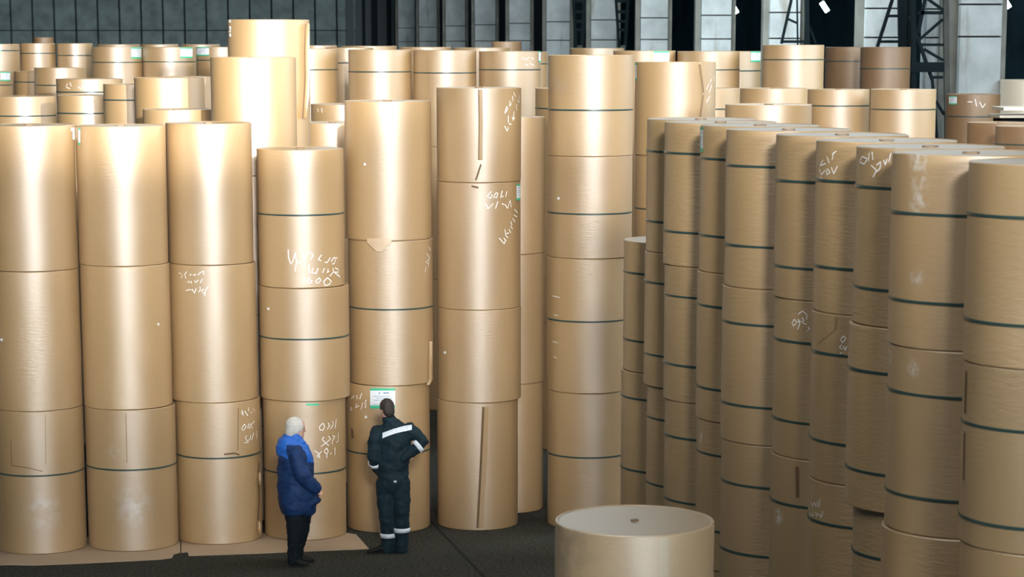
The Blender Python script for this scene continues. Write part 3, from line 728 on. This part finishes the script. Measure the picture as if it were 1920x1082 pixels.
# scuffs and water stains on the wrappers
def restain(key, base, lst):
    t, X, Y, r = ROLLS[key]
    S = [(on_cyl(x, y, X, Y, r), rad, c, s) for x, y, rad, c, s in lst]
    m = kraft('kraft_wrap_marked', *base, stains=S)
    for ch in t.children:
        if ch.name.startswith('wrapper'): ch.data.materials[0] = m
GREY = (.52, .50, .46)
restain('A2', (KA, KB), [(80, 960, .26, GREY, .45)]); restain('B2', (KA, KB), [(250, 950, .27, GREY, .45), (210, 850, .12, GREY, .3)])
restain('M0', (KA, KB), [(1052, 160, .16, (.36, .26, .16), .7)])
RB = ((.36, .227, .090), (.40, .258, .108))
restain('Rh0', RB, [(1722, 300+40*i, .10, (.60, .55, .46), .9) for i in range(3)] + [(1718, 520, .07, (.6, .55, .46), .7)])
restain('Rh1', RB, [(1712, 690-50*i, .07, (.62, .57, .48), .8) for i in range(1)]); restain('Re2', RB, [(1459, 968, .08, (.62, .56, .46), .9)])
# a glued seam strip on the lone roll
bm = bmesh.new()
ribbon(bm, 'X', [(1245, 1008), (1246, 1100)], .055, .006)
obj('glued_strip', bm, kraft('glued_paper_strip', (.44, .34, .2), (.55, .46, .32), wrinkle=1.0), ROLLS['X'][0])
# torn tape on the tallest roll and the first stack
bm = bmesh.new()
for i, (x_, y_) in enumerate(((430.5, 40), (431, 52), (430.8, 58), (431, 66))): patch(bm, 'U0', x_-1, y_-3, x_+2, y_+3, .01+.03*(i % 2), 0, 2)
obj('torn_tape', bm, M_TAPE, ROLLS['U0'][0])
bm = bmesh.new(); patch(bm, 'A0', 133, 239, 140, 246, .006, 0, 3); patch(bm, 'A0', 136, 246, 140.5, 262, .006, 0, 3); obj('torn_tape', bm, M_TAPE, ROLLS['A0'][0])

# kraft sheets on the floor under the left row
def sheet(pts, lab):
    bm = bmesh.new(); lo = [on_floor(x, y, .0) for x, y in pts]; c = sum(lo, Vector())/len(lo)
    c.z = 0
    vs = [bm.verts.new(p - c + Vector((0, 0, .0005))) for p in lo]; f = bm.faces.new(vs)
    e = bmesh.ops.extrude_face_region(bm, geom=[f]); bmesh.ops.translate(bm, vec=(0, 0, .005), verts=[v for v in e['geom'] if isinstance(v, bmesh.types.BMVert)])
    bmesh.ops.recalc_face_normals(bm, faces=bm.faces)
    o = obj('kraft_sheet', bm, M_SHEET, smooth=False, loc=c); tag(o, lab, 'paper sheet', 'kraft sheets under the left row')
sheet([(-60, 1015), (-60, 1062), (18, 1060), (60, 1061), (140, 1058), (240, 1053), (300, 1050), (322, 1047), (326, 1040), (338, 1037), (338, 1002), (160, 1008)], 'kraft paper sheet under the two leftmost stacks')
sheet([(340, 1002), (340, 1037), (352, 1036), (354, 1043), (420, 1041), (500, 1038), (590, 1034), (692, 1030), (668, 1003), (640, 998), (500, 1000)], 'kraft paper sheet sticking out behind the woman\'s feet')

# ================================================================== people
from mathutils.bvhtree import BVHTree
def tube(bm, pts, rad, seg=18, up=(0, 1, 0), caps=True):
    """loft: pts with (a, b) half sizes; a along the side, b along up"""
    pts = [Vector(p) for p in pts]; up = Vector(up)
    rad = [(r, r) if not isinstance(r, (tuple, list)) else r for r in rad]
    P, R, T = [], [], []
    n = len(pts)
    tan = [(pts[min(i+1, n-1)] - pts[max(i-1, 0)]).normalized() for i in range(n)]
    if caps:
        m0 = min(rad[0]); m1 = min(rad[-1])
        for a in (.98, .8, .5): P.append(pts[0]-tan[0]*m0*.8*a); R.append(tuple(x*math.sqrt(1-a*a) for x in rad[0])); T.append(tan[0])
    P += pts; R += rad; T += tan
    if caps:
        for a in (.5, .8, .98): P.append(pts[-1]+tan[-1]*m1*.8*a); R.append(tuple(x*math.sqrt(1-a*a) for x in rad[-1])); T.append(tan[-1])
    rings = []
    for p, (a, b), t in zip(P, R, T):
        u = (up - t*up.dot(t)).normalized(); s = t.cross(u)
        rings.append([bm.verts.new(p + s*a*math.cos(2*math.pi*i/seg) + u*b*math.sin(2*math.pi*i/seg)) for i in range(seg)])
    for A, B_ in zip(rings, rings[1:]):
        for i in range(seg):
            j = (i+1) % seg; bm.faces.new((A[i], A[j], B_[j], B_[i]))
    bm.faces.new(list(reversed(rings[0]))); bm.faces.new(rings[-1])
def ell(bm, c, r, rot=None, seg=20):
    q = bmesh.ops.create_uvsphere(bm, u_segments=seg, v_segments=seg//2+2, radius=1)
    M = Matrix.Translation(c) @ (rot.to_4x4() if rot else Matrix.Identity(4)) @ Matrix.Diagonal((*r, 1))
    bmesh.ops.transform(bm, matrix=M, verts=q['verts'])
def fuse(name, bm, mats, parent, voxel, smooth=6, wr=0.0, wscale=9.0, seed=0):
    """melt overlapping lofts into one continuous skin"""
    bmesh.ops.recalc_face_normals(bm, faces=bm.faces)
    me = bpy.data.meshes.new(name); bm.to_mesh(me); bm.free()
    o = bpy.data.objects.new(name, me); link(o)
    rm = o.modifiers.new('r', 'REMESH'); rm.mode = 'VOXEL'; rm.voxel_size = voxel; rm.use_smooth_shade = True
    sm = o.modifiers.new('s', 'SMOOTH'); sm.iterations = smooth; sm.factor = .5
    dg = bpy.context.evaluated_depsgraph_get()
    me2 = bpy.data.meshes.new_from_object(o.evaluated_get(dg))
    bpy.data.objects.remove(o)
    if wr:
        nr = [v.normal.copy() for v in me2.vertices]
        for v, nn in zip(me2.vertices, nr):
            q = Vector((v.co.x*wscale, v.co.y*wscale, v.co.z*wscale*1.5+seed))
            v.co += nn*wr*(noise.noise(q) + .5*noise.noise(q*2.3))
    me2.name = name; me2.materials.clear()
    for m in mats: me2.materials.append(m)
    for p in me2.polygons: p.use_smooth = True
    o = bpy.data.objects.new(name, me2); link(o, parent)
    return o
def head(bm, c, yaw, pitch, roll_=0.0, s=1.0):
    """head loft: c = middle of the head; faces -y rotated by yaw about z; pitch tips the face up"""
    R_ = Matrix.Rotation(yaw, 3, 'Z') @ Matrix.Rotation(pitch, 3, 'X') @ Matrix.Rotation(roll_, 3, 'Y')
    prof = [(-.118, .026, .030, -.062), (-.105, .040, .045, -.050), (-.085, .050, .066, -.030), (-.055, .060, .080, -.016), (-.02, .068, .090, -.006), (.02, .073, .096, 0), (.055, .073, .097, .003), (.085, .064, .086, .004), (.105, .046, .062, .004), (.117, .02, .03, .004)]
    rings = []
    for z, a, b, y in prof:
        rings.append([bm.verts.new(Vector(c) + R_ @ (Vector((a*math.cos(t), y + b*math.sin(t), z))*s)) for t in [2*math.pi*i/24 for i in range(24)]])
    for A, B_ in zip(rings, rings[1:]):
        for i in range(24): bm.faces.new((A[i], A[(i+1) % 24], B_[(i+1) % 24], B_[i]))
    bm.faces.new(list(reversed(rings[0]))); bm.faces.new(rings[-1])
    def at(x, y, z): return Vector(c) + R_ @ (Vector((x, y, z))*s)
    ell(bm, at(0, -.104, -.022), (.013*s, .020*s, .014*s), R_); tube(bm, [at(0, -.094, .02), at(0, -.104, -.018)], [.009*s, .012*s], 10)   # nose
    ell(bm, at(0, -.089, -.062), (.026*s, .012*s, .009*s), R_); ell(bm, at(0, -.082, .028), (.05*s, .016*s, .010*s), R_); ell(bm, at(0, -.086, -.098), (.022*s, .016*s, .014*s), R_)
    for q in (-1, 1): ell(bm, at(.074*q, .012, -.012), (.009*s, .020*s, .032*s), R_)
    return at, R_
def hand(bm, wrist, palm, dirv, side, curl=.5):
    """palm from wrist, five separate fingers curling towards -side x dirv"""
    wrist, palm = Vector(wrist), Vector(palm); d = Vector(dirv).normalized(); sd = (Vector(side) - d*Vector(side).dot(d)).normalized(); nrm = d.cross(sd)
    tube(bm, [wrist, (wrist+palm)/2, palm], [(.028, .02), (.038, .016), (.042, .014)], 14, nrm)
    for k, ln in enumerate((.068, .076, .070, .055)):
        b0 = palm + sd*(.030-.020*k); dd = d
        p1 = b0 + dd*ln*.5; p2 = p1 + (dd*math.cos(curl) + nrm*math.sin(curl))*ln*.35; p3 = p2 + (dd*math.cos(curl*1.7) + nrm*math.sin(curl*1.7))*ln*.28
        tube(bm, [b0 - dd*.02, b0, p1, p2, p3], [.009, .009, .0085, .008, .007], 8, sd)
    t0 = wrist + (palm-wrist)*.35 + sd*.03
    t1 = t0 + (d*.6+sd*.7).normalized()*.035; t2 = t1 + (d*.9+sd*.2+nrm*.3).normalized()*.032
    tube(bm, [t0 - sd*.015, t0, t1, t2], [.011, .0105, .0095, .008], 8, nrm)
M_SKIN = simple('skin', (.52, .30, .215), .5)
M_EYE = simple('eye', (.09, .07, .06), .2)
M_HAIR = simple('dark_hair', (.022, .017, .014), .55, nscale=90, namt=.5, bump=.5)
M_HAT = simple('pale_knit', (.56, .54, .49), .85, nscale=60, namt=.15, bump=.35)
M_BLUE = simple('bright_blue_cloth', (.012, .115, .48), .55, nscale=14, namt=.15)
M_NAVY = simple('navy_cloth', (.006, .028, .10), .7, nscale=14, namt=.25, spec=.3)
M_BLACK = simple('black_trousers', (.005, .010, .014), .8, nscale=20, namt=.3, spec=.2)
M_SHOE = simple('black_shoe', (.005, .006, .007), .6, spec=.2)
M_SOLE = simple('shoe_sole', (.01, .01, .01), .8, spec=.2)
M_WORK = simple('dark_work_cloth', (.005, .018, .026), .75, nscale=14, namt=.3, spec=.25)
M_REFL = simple('silver_reflective_tape', (.66, .72, .78), .35, nscale=40, namt=.12)

def person(foot_px, label_):
    g = on_floor(*foot_px); t = thing('person', label_, 'person', g)
    def P(px, py, dy=0.0):
        d = ray(px, py); k = (g.y + dy)/d.y
        return Vector((0, 0, HC)) + d*k - g
    return t, g, P
def shoe(parent, heel, toe, w=.05, h=.075):
    heel, toe = Vector(heel), Vector(toe); d = (toe-heel); d.z = 0; ln = d.length; d.normalize()
    bm = bmesh.new()
    b0 = heel.copy(); b0.z = 0
    pts = [b0 + d*x*ln + Vector((0, 0, z)) for x, z in ((.06, .06), (.2, .058), (.42, .05), (.65, .038), (.85, .030), (.97, .026))]
    tube(bm, pts, [(w*.7, h*.75), (w*.8, h*.75), (w*.82, h*.6), (w, h*.46), (w*.95, h*.36), (w*.6, h*.28)], 16, (0, 0, 1))
    tube(bm, [b0 + d*.13*ln + Vector((0, 0, .05)), b0 + d*.13*ln + Vector((0, 0, .13))], [.045, .045], 14)
    for v in bm.verts: v.co.z = max(v.co.z, .012)
    s = fuse('shoe', bm, [M_SHOE], parent, .009, 3)
    bm = bmesh.new(); n = d.cross(Vector((0, 0, 1)))
    out = [(0, .65), (.0, .0), (.0, -.65), (.3, -.8), (.65, -1.0), (.88, -.9), (1.02, -.4), (1.02, .4), (.88, .9), (.65, 1.0), (.3, .8)]
    vs = [bm.verts.new(b0 + d*x*ln + n*y*w*1.05) for x, y in out]
    f = bm.faces.new(vs); e = bmesh.ops.extrude_face_region(bm, geom=[f])
    bmesh.ops.translate(bm, vec=(0, 0, .022), verts=[v for v in e['geom'] if isinstance(v, bmesh.types.BMVert)])
    bmesh.ops.recalc_face_normals(bm, faces=bm.faces)
    obj('sole', bm, M_SOLE, s, smooth=False)

# ---- woman in a blue jacket, seen from her right side, hands in her pockets
t, g, P = person((560, 1058), 'person in blue hooded jacket and pale knit hat, hands in pockets, facing right')
HD = P(556, 803, 0)
bm = bmesh.new()
yaw = math.radians(100)
at, R_ = head(bm, HD, yaw, math.radians(8), s=.93)
tube(bm, [P(553, 832), P(553, 818), HD+Vector((-.01, 0, -.05))], [.062, .058, .06], 16)
tube(bm, [P(556, 950), P(555, 905), P(554, 865), P(552, 843), P(553, 832)], [(.12, .17), (.12, .15), (.125, .18), (.10, .19), (.07, .08)], 20)
for q, dx in ((-1, 0), (1, 5)):
    tube(bm, [P(556+dx, 945, .085*q), P(557+dx, 1000, .09*q), P(552+dx, 1050, .09*q)], [.09, .052, .034], 16)
    tube(bm, [P(553+dx, 1056, .09*q), P(570+dx, 1063, .10*q)], [(.03, .026), (.03, .016)], 12)
    tube(bm, [P(556, 852, .18*q), P(567, 893, .235*q), P(588, 911, .17*q)], [.055, .046, .032], 14)
    hand(bm, P(588, 911, .17*q), P(595, 919, .155*q), P(598, 926, .14*q)-P(588, 911, .17*q), (.3, -.8*q, .5), .5)
fuse('body', bm, [M_SKIN], t, .0075, 3)
for q in (-1, 1):
    bm = bmesh.new(); ell(bm, at(.030*q, -.083, .008), (.010, .008, .007)); obj('eye', bm, M_EYE, t)
bm = bmesh.new()
tube(bm, [P(553, 824), P(551, 836), P(553, 850), P(555, 870), P(555, 900), P(558, 928), P(559, 946)], [(.10, .10), (.165, .19), (.185, .235), (.20, .245), (.208, .25), (.225, .26), (.22, .26)], 28, (0, 1, 0))
for q in (-1, 1):
    tube(bm, [P(556, 850, .18*q), P(560, 870, .235*q), P(567, 892, .265*q), P(580, 905, .235*q), P(594, 917, .175*q)], [.088, .088, .084, .074, .062], 16)
    tube(bm, [P(580, 944, .15*q), P(598, 938, .12*q)], [(.05, .05), (.03, .04)], 12)
j = fuse('jacket', bm, [M_NAVY, M_BLUE], t, .012, 7, wr=.016, wscale=7, seed=3)
arms = [(P(556, 846, .2*q), P(567, 892, .265*q)) for q in (-1, 1)]
ymid = {}
for p in j.data.polygons:
    c = p.center; sx, sy = project(c + g)
    ln = 850 + max(0, min(1, (sx-522)/27))*17
    on_sleeve = False
    for a_, b__ in arms:
        dd = b__-a_; k = max(-.15, min(1, (c-a_).dot(dd)/dd.length_squared)); q = a_ + dd*k
        if (c-q).length < .112 and abs(c.y) > .13 and c.z < a_.z + .06: on_sleeve = True
    p.material_index = 1 if (sy < ln and not on_sleeve) else 0
bm = bmesh.new()
tube(bm, [P(541, 846), P(545, 836), P(550, 826), P(555, 820)], [(.15, .15), (.155, .15), (.125, .125), (.085, .10)], 22, (0, 1, 0))
ell(bm, P(534, 838), (.075, .12, .095)); ell(bm, P(567, 829, -.04), (.05, .05, .022), Matrix.Rotation(.5, 3, 'Y')); ell(bm, P(567, 829, .04), (.05, .05, .022), Matrix.Rotation(.5, 3, 'Y'))
fuse('hood', bm, [M_BLUE], t, .011, 6, wr=.014, wscale=11, seed=9)['label'] = 'bright blue hood lying on the shoulders'
bm = bmesh.new()
ell(bm, HD + Vector((-.022, 0, .028)), (.108, .098, .105)); ell(bm, HD + Vector((-.05, 0, -.03)), (.082, .088, .09))
fuse('knit_hat', bm, [M_HAT], t, .010, 5, wr=.003, wscale=30)
bm = bmesh.new()
tube(bm, [P(559, 935), P(559, 952)], [(.165, .19), (.16, .19)], 22)
for q, dx in ((-1, -2), (1, 6)):
    tube(bm, [P(557+dx, 945, .09*q), P(557+dx, 975, .095*q), P(556+dx, 1002, .095*q), P(553+dx, 1030, .09*q), P(551+dx, 1052, .09*q)], [.135, .118, .097, .072, .062], 18)
fuse('trousers', bm, [M_BLACK], t, .011, 5, wr=.012, wscale=10, seed=5)
shoe(t, P(543, 1062, -.09), P(577, 1064, -.12)); shoe(t, P(549, 1054, .09), P(588, 1058, .10))

# ---- man in dark work clothes, seen from behind, right hand on his hip
t, g, P = person((736, 1036), 'person in dark work suit with silver stripes, back turned, right hand on hip')
HD = P(725, 767, .02)
bm = bmesh.new()
at, R_ = head(bm, HD, math.radians(180+28), math.radians(18), s=.98)
tube(bm, [P(733, 805), P(729, 792, 0), HD + Vector((.01, -.02, -.05))], [.07, .062, .062], 16)
tube(bm, [P(738, 905), P(738, 880), P(738, 850), P(738, 815), P(735, 800)], [(.15, .10), (.145, .10), (.165, .11), (.18, .10), (.09, .07)], 20)
for x0_, x1_, x2_, dy in ((722, 726, 728, .02), (751, 752, 752, -.0)):
    tube(bm, [P(x0_, 905, dy), P(x1_, 965, dy), P(x2_, 1028, dy)], [.088, .06, .045], 16)
tube(bm, [P(728, 1030, .02), P(705, 1037, -.02)], [(.036, .03), (.036, .022)], 12); tube(bm, [P(752, 1030), P(754, 1030, .16)], [(.036, .03), (.036, .022)], 12)
tube(bm, [P(770, 804, 0), P(794, 829, -.06), P(775, 845, -.10)], [.056, .045, .033], 14)
hand(bm, P(775, 845, -.10), P(766, 853, -.12), P(757, 862, -.12)-P(775, 845, -.10), (0, .2, -1), .35)
tube(bm, [P(706, 808, 0), P(699, 856, -.04), P(707, 876, .05)], [.056, .045, .033], 14)
hand(bm, P(707, 876, .05), P(712, 887, .09), P(715, 895, .12)-P(707, 876, .05), (0, 1, .2), .5)
fuse('body', bm, [M_SKIN], t, .0075, 3)
for q in (-1, 1):
    bm = bmesh.new(); ell(bm, at(.030*q, -.085, .008), (.010, .008, .007)); obj('eye', bm, M_EYE, t)
bm = bmesh.new()
ell(bm, at(0, .018, .026), (.084, .098, .098), R_); ell(bm, at(0, .055, -.03), (.070, .060, .085), R_)
fuse('hair', bm, [M_HAIR], t, .010, 4, wr=.004, wscale=40)
bm = bmesh.new()
tube(bm, [P(737, 908), P(737, 885), P(738, 850), P(738, 820), P(737, 807), P(734, 797), P(730, 787)], [(.178, .135), (.182, .135), (.195, .145), (.215, .145), (.20, .125), (.12, .10), (.078, .082)], 28)
tube(bm, [P(766, 806, 0), P(779, 814, -.02), P(794, 829, -.06), P(780, 841, -.09), P(764, 853, -.11), P(757, 860, -.11)], [.092, .085, .072, .066, .058, .05], 16)
tube(bm, [P(709, 808, 0), P(703, 830, -.03), P(701, 856, -.05), P(706, 874, .03), P(712, 886, .08)], [.088, .082, .074, .066, .058], 16)
jk = fuse('jacket', bm, [M_WORK], t, .011, 6, wr=.015, wscale=8, seed=1)
bm = bmesh.new(); lathe(bm, [(.073, -.02), (.070, .03), (.064, .035), (.064, -.02)], 28)
cpos = P(729, 786, 0)
for v in bm.verts: v.co = Vector((v.co.x*1.0, v.co.y*1.05, v.co.z)) + cpos
obj('collar', bm, M_WORK, t)
bm = bmesh.new()
tube(bm, [P(737, 893), P(737, 912)], [(.172, .128), (.165, .125)], 24)
legs = []
for pts in ([P(723, 905, .02), P(724, 940, .02), P(727, 985, .02), P(727, 1010, .02), P(725, 1034, .02)], [P(751, 905), P(752, 940), P(753, 985), P(753, 1010), P(752, 1032)]):
    tube(bm, pts, [.116, .108, .090, .077, .082], 20); legs.append(pts)
fuse('trousers', bm, [M_WORK], t, .011, 5, wr=.011, wscale=9, seed=7)
def ring(name, p, ax, r, w, ry=None, parent=t):
    bm = bmesh.new(); ry = ry or r; ax = Vector(ax).normalized(); s = ax.cross(Vector((0, 1, 0))).normalized(); u = s.cross(ax)
    rows = []
    for k in (-1, 1):
        rows.append([bm.verts.new(Vector(p) + ax*w/2*k + s*r*math.cos(a) + u*ry*math.sin(a)) for a in [2*math.pi*i/32 for i in range(32)]])
    for i in range(32): bm.faces.new((rows[0][i], rows[0][(i+1) % 32], rows[1][(i+1) % 32], rows[1][i]))
    o = obj(name, bm, M_REFL, parent); o.modifiers.new('th', 'SOLIDIFY').thickness = .003; o['label'] = 'silver reflective stripe'
ring('reflective_band', P(727.5, 1003, .02), (0, 0, 1), .090, .052); ring('reflective_band', P(753.5, 993), (0, 0, 1), .094, .052)
ring('reflective_band', P(784, 837, -.085), P(794, 829, -.06)-P(770, 849, -.10), .074, .05); ring('reflective_band', P(704, 868, -.0), P(701, 856, -.05)-P(709, 880, .06), .078, .05)
def on_mesh(o, lines, name, m, off=.006):
    """a strip between two pixel lines, laid on a garment"""
    bvh = BVHTree.FromPolygons([v.co + g for v in o.data.vertices], [tuple(p.vertices) for p in o.data.polygons])
    bm = bmesh.new(); pv = None; (x0, ya, yb), (x1, yc, yd) = lines
    for i in range(17):
        k = i/16; x = x0+(x1-x0)*k; arch = -2.0*math.sin(math.pi*k)
        row = []
        for y in (ya+(yc-ya)*k+arch, (ya+yb)/2+((yc+yd)/2-(ya+yb)/2)*k+arch, yb+(yd-yb)*k+arch):
            h = bvh.ray_cast(Vector((0, 0, HC)), ray(x, y).normalized())
            if h[0] is None: row = None; break
            row.append(bm.verts.new(h[0] + h[1]*off - g))
        if row and pv:
            for a in (0, 1): bm.faces.new((pv[a], pv[a+1], row[a+1], row[a]))
        pv = row
    oo = obj(name, bm, m, t); oo['label'] = 'silver reflective stripe'
on_mesh(jk, ((717.5, 812, 822), (772, 797, 806)), 'reflective_stripe', M_REFL)
bm = bmesh.new(); box(bm, P(741, 903, -.155), (.03, .01, .02)); obj('buckle_tab', bm, M_REFL, t, smooth=False)
shoe(t, P(734, 1040, .02), P(690, 1043, -.06)); shoe(t, P(751, 1036, -.03), P(757, 1029, .24))
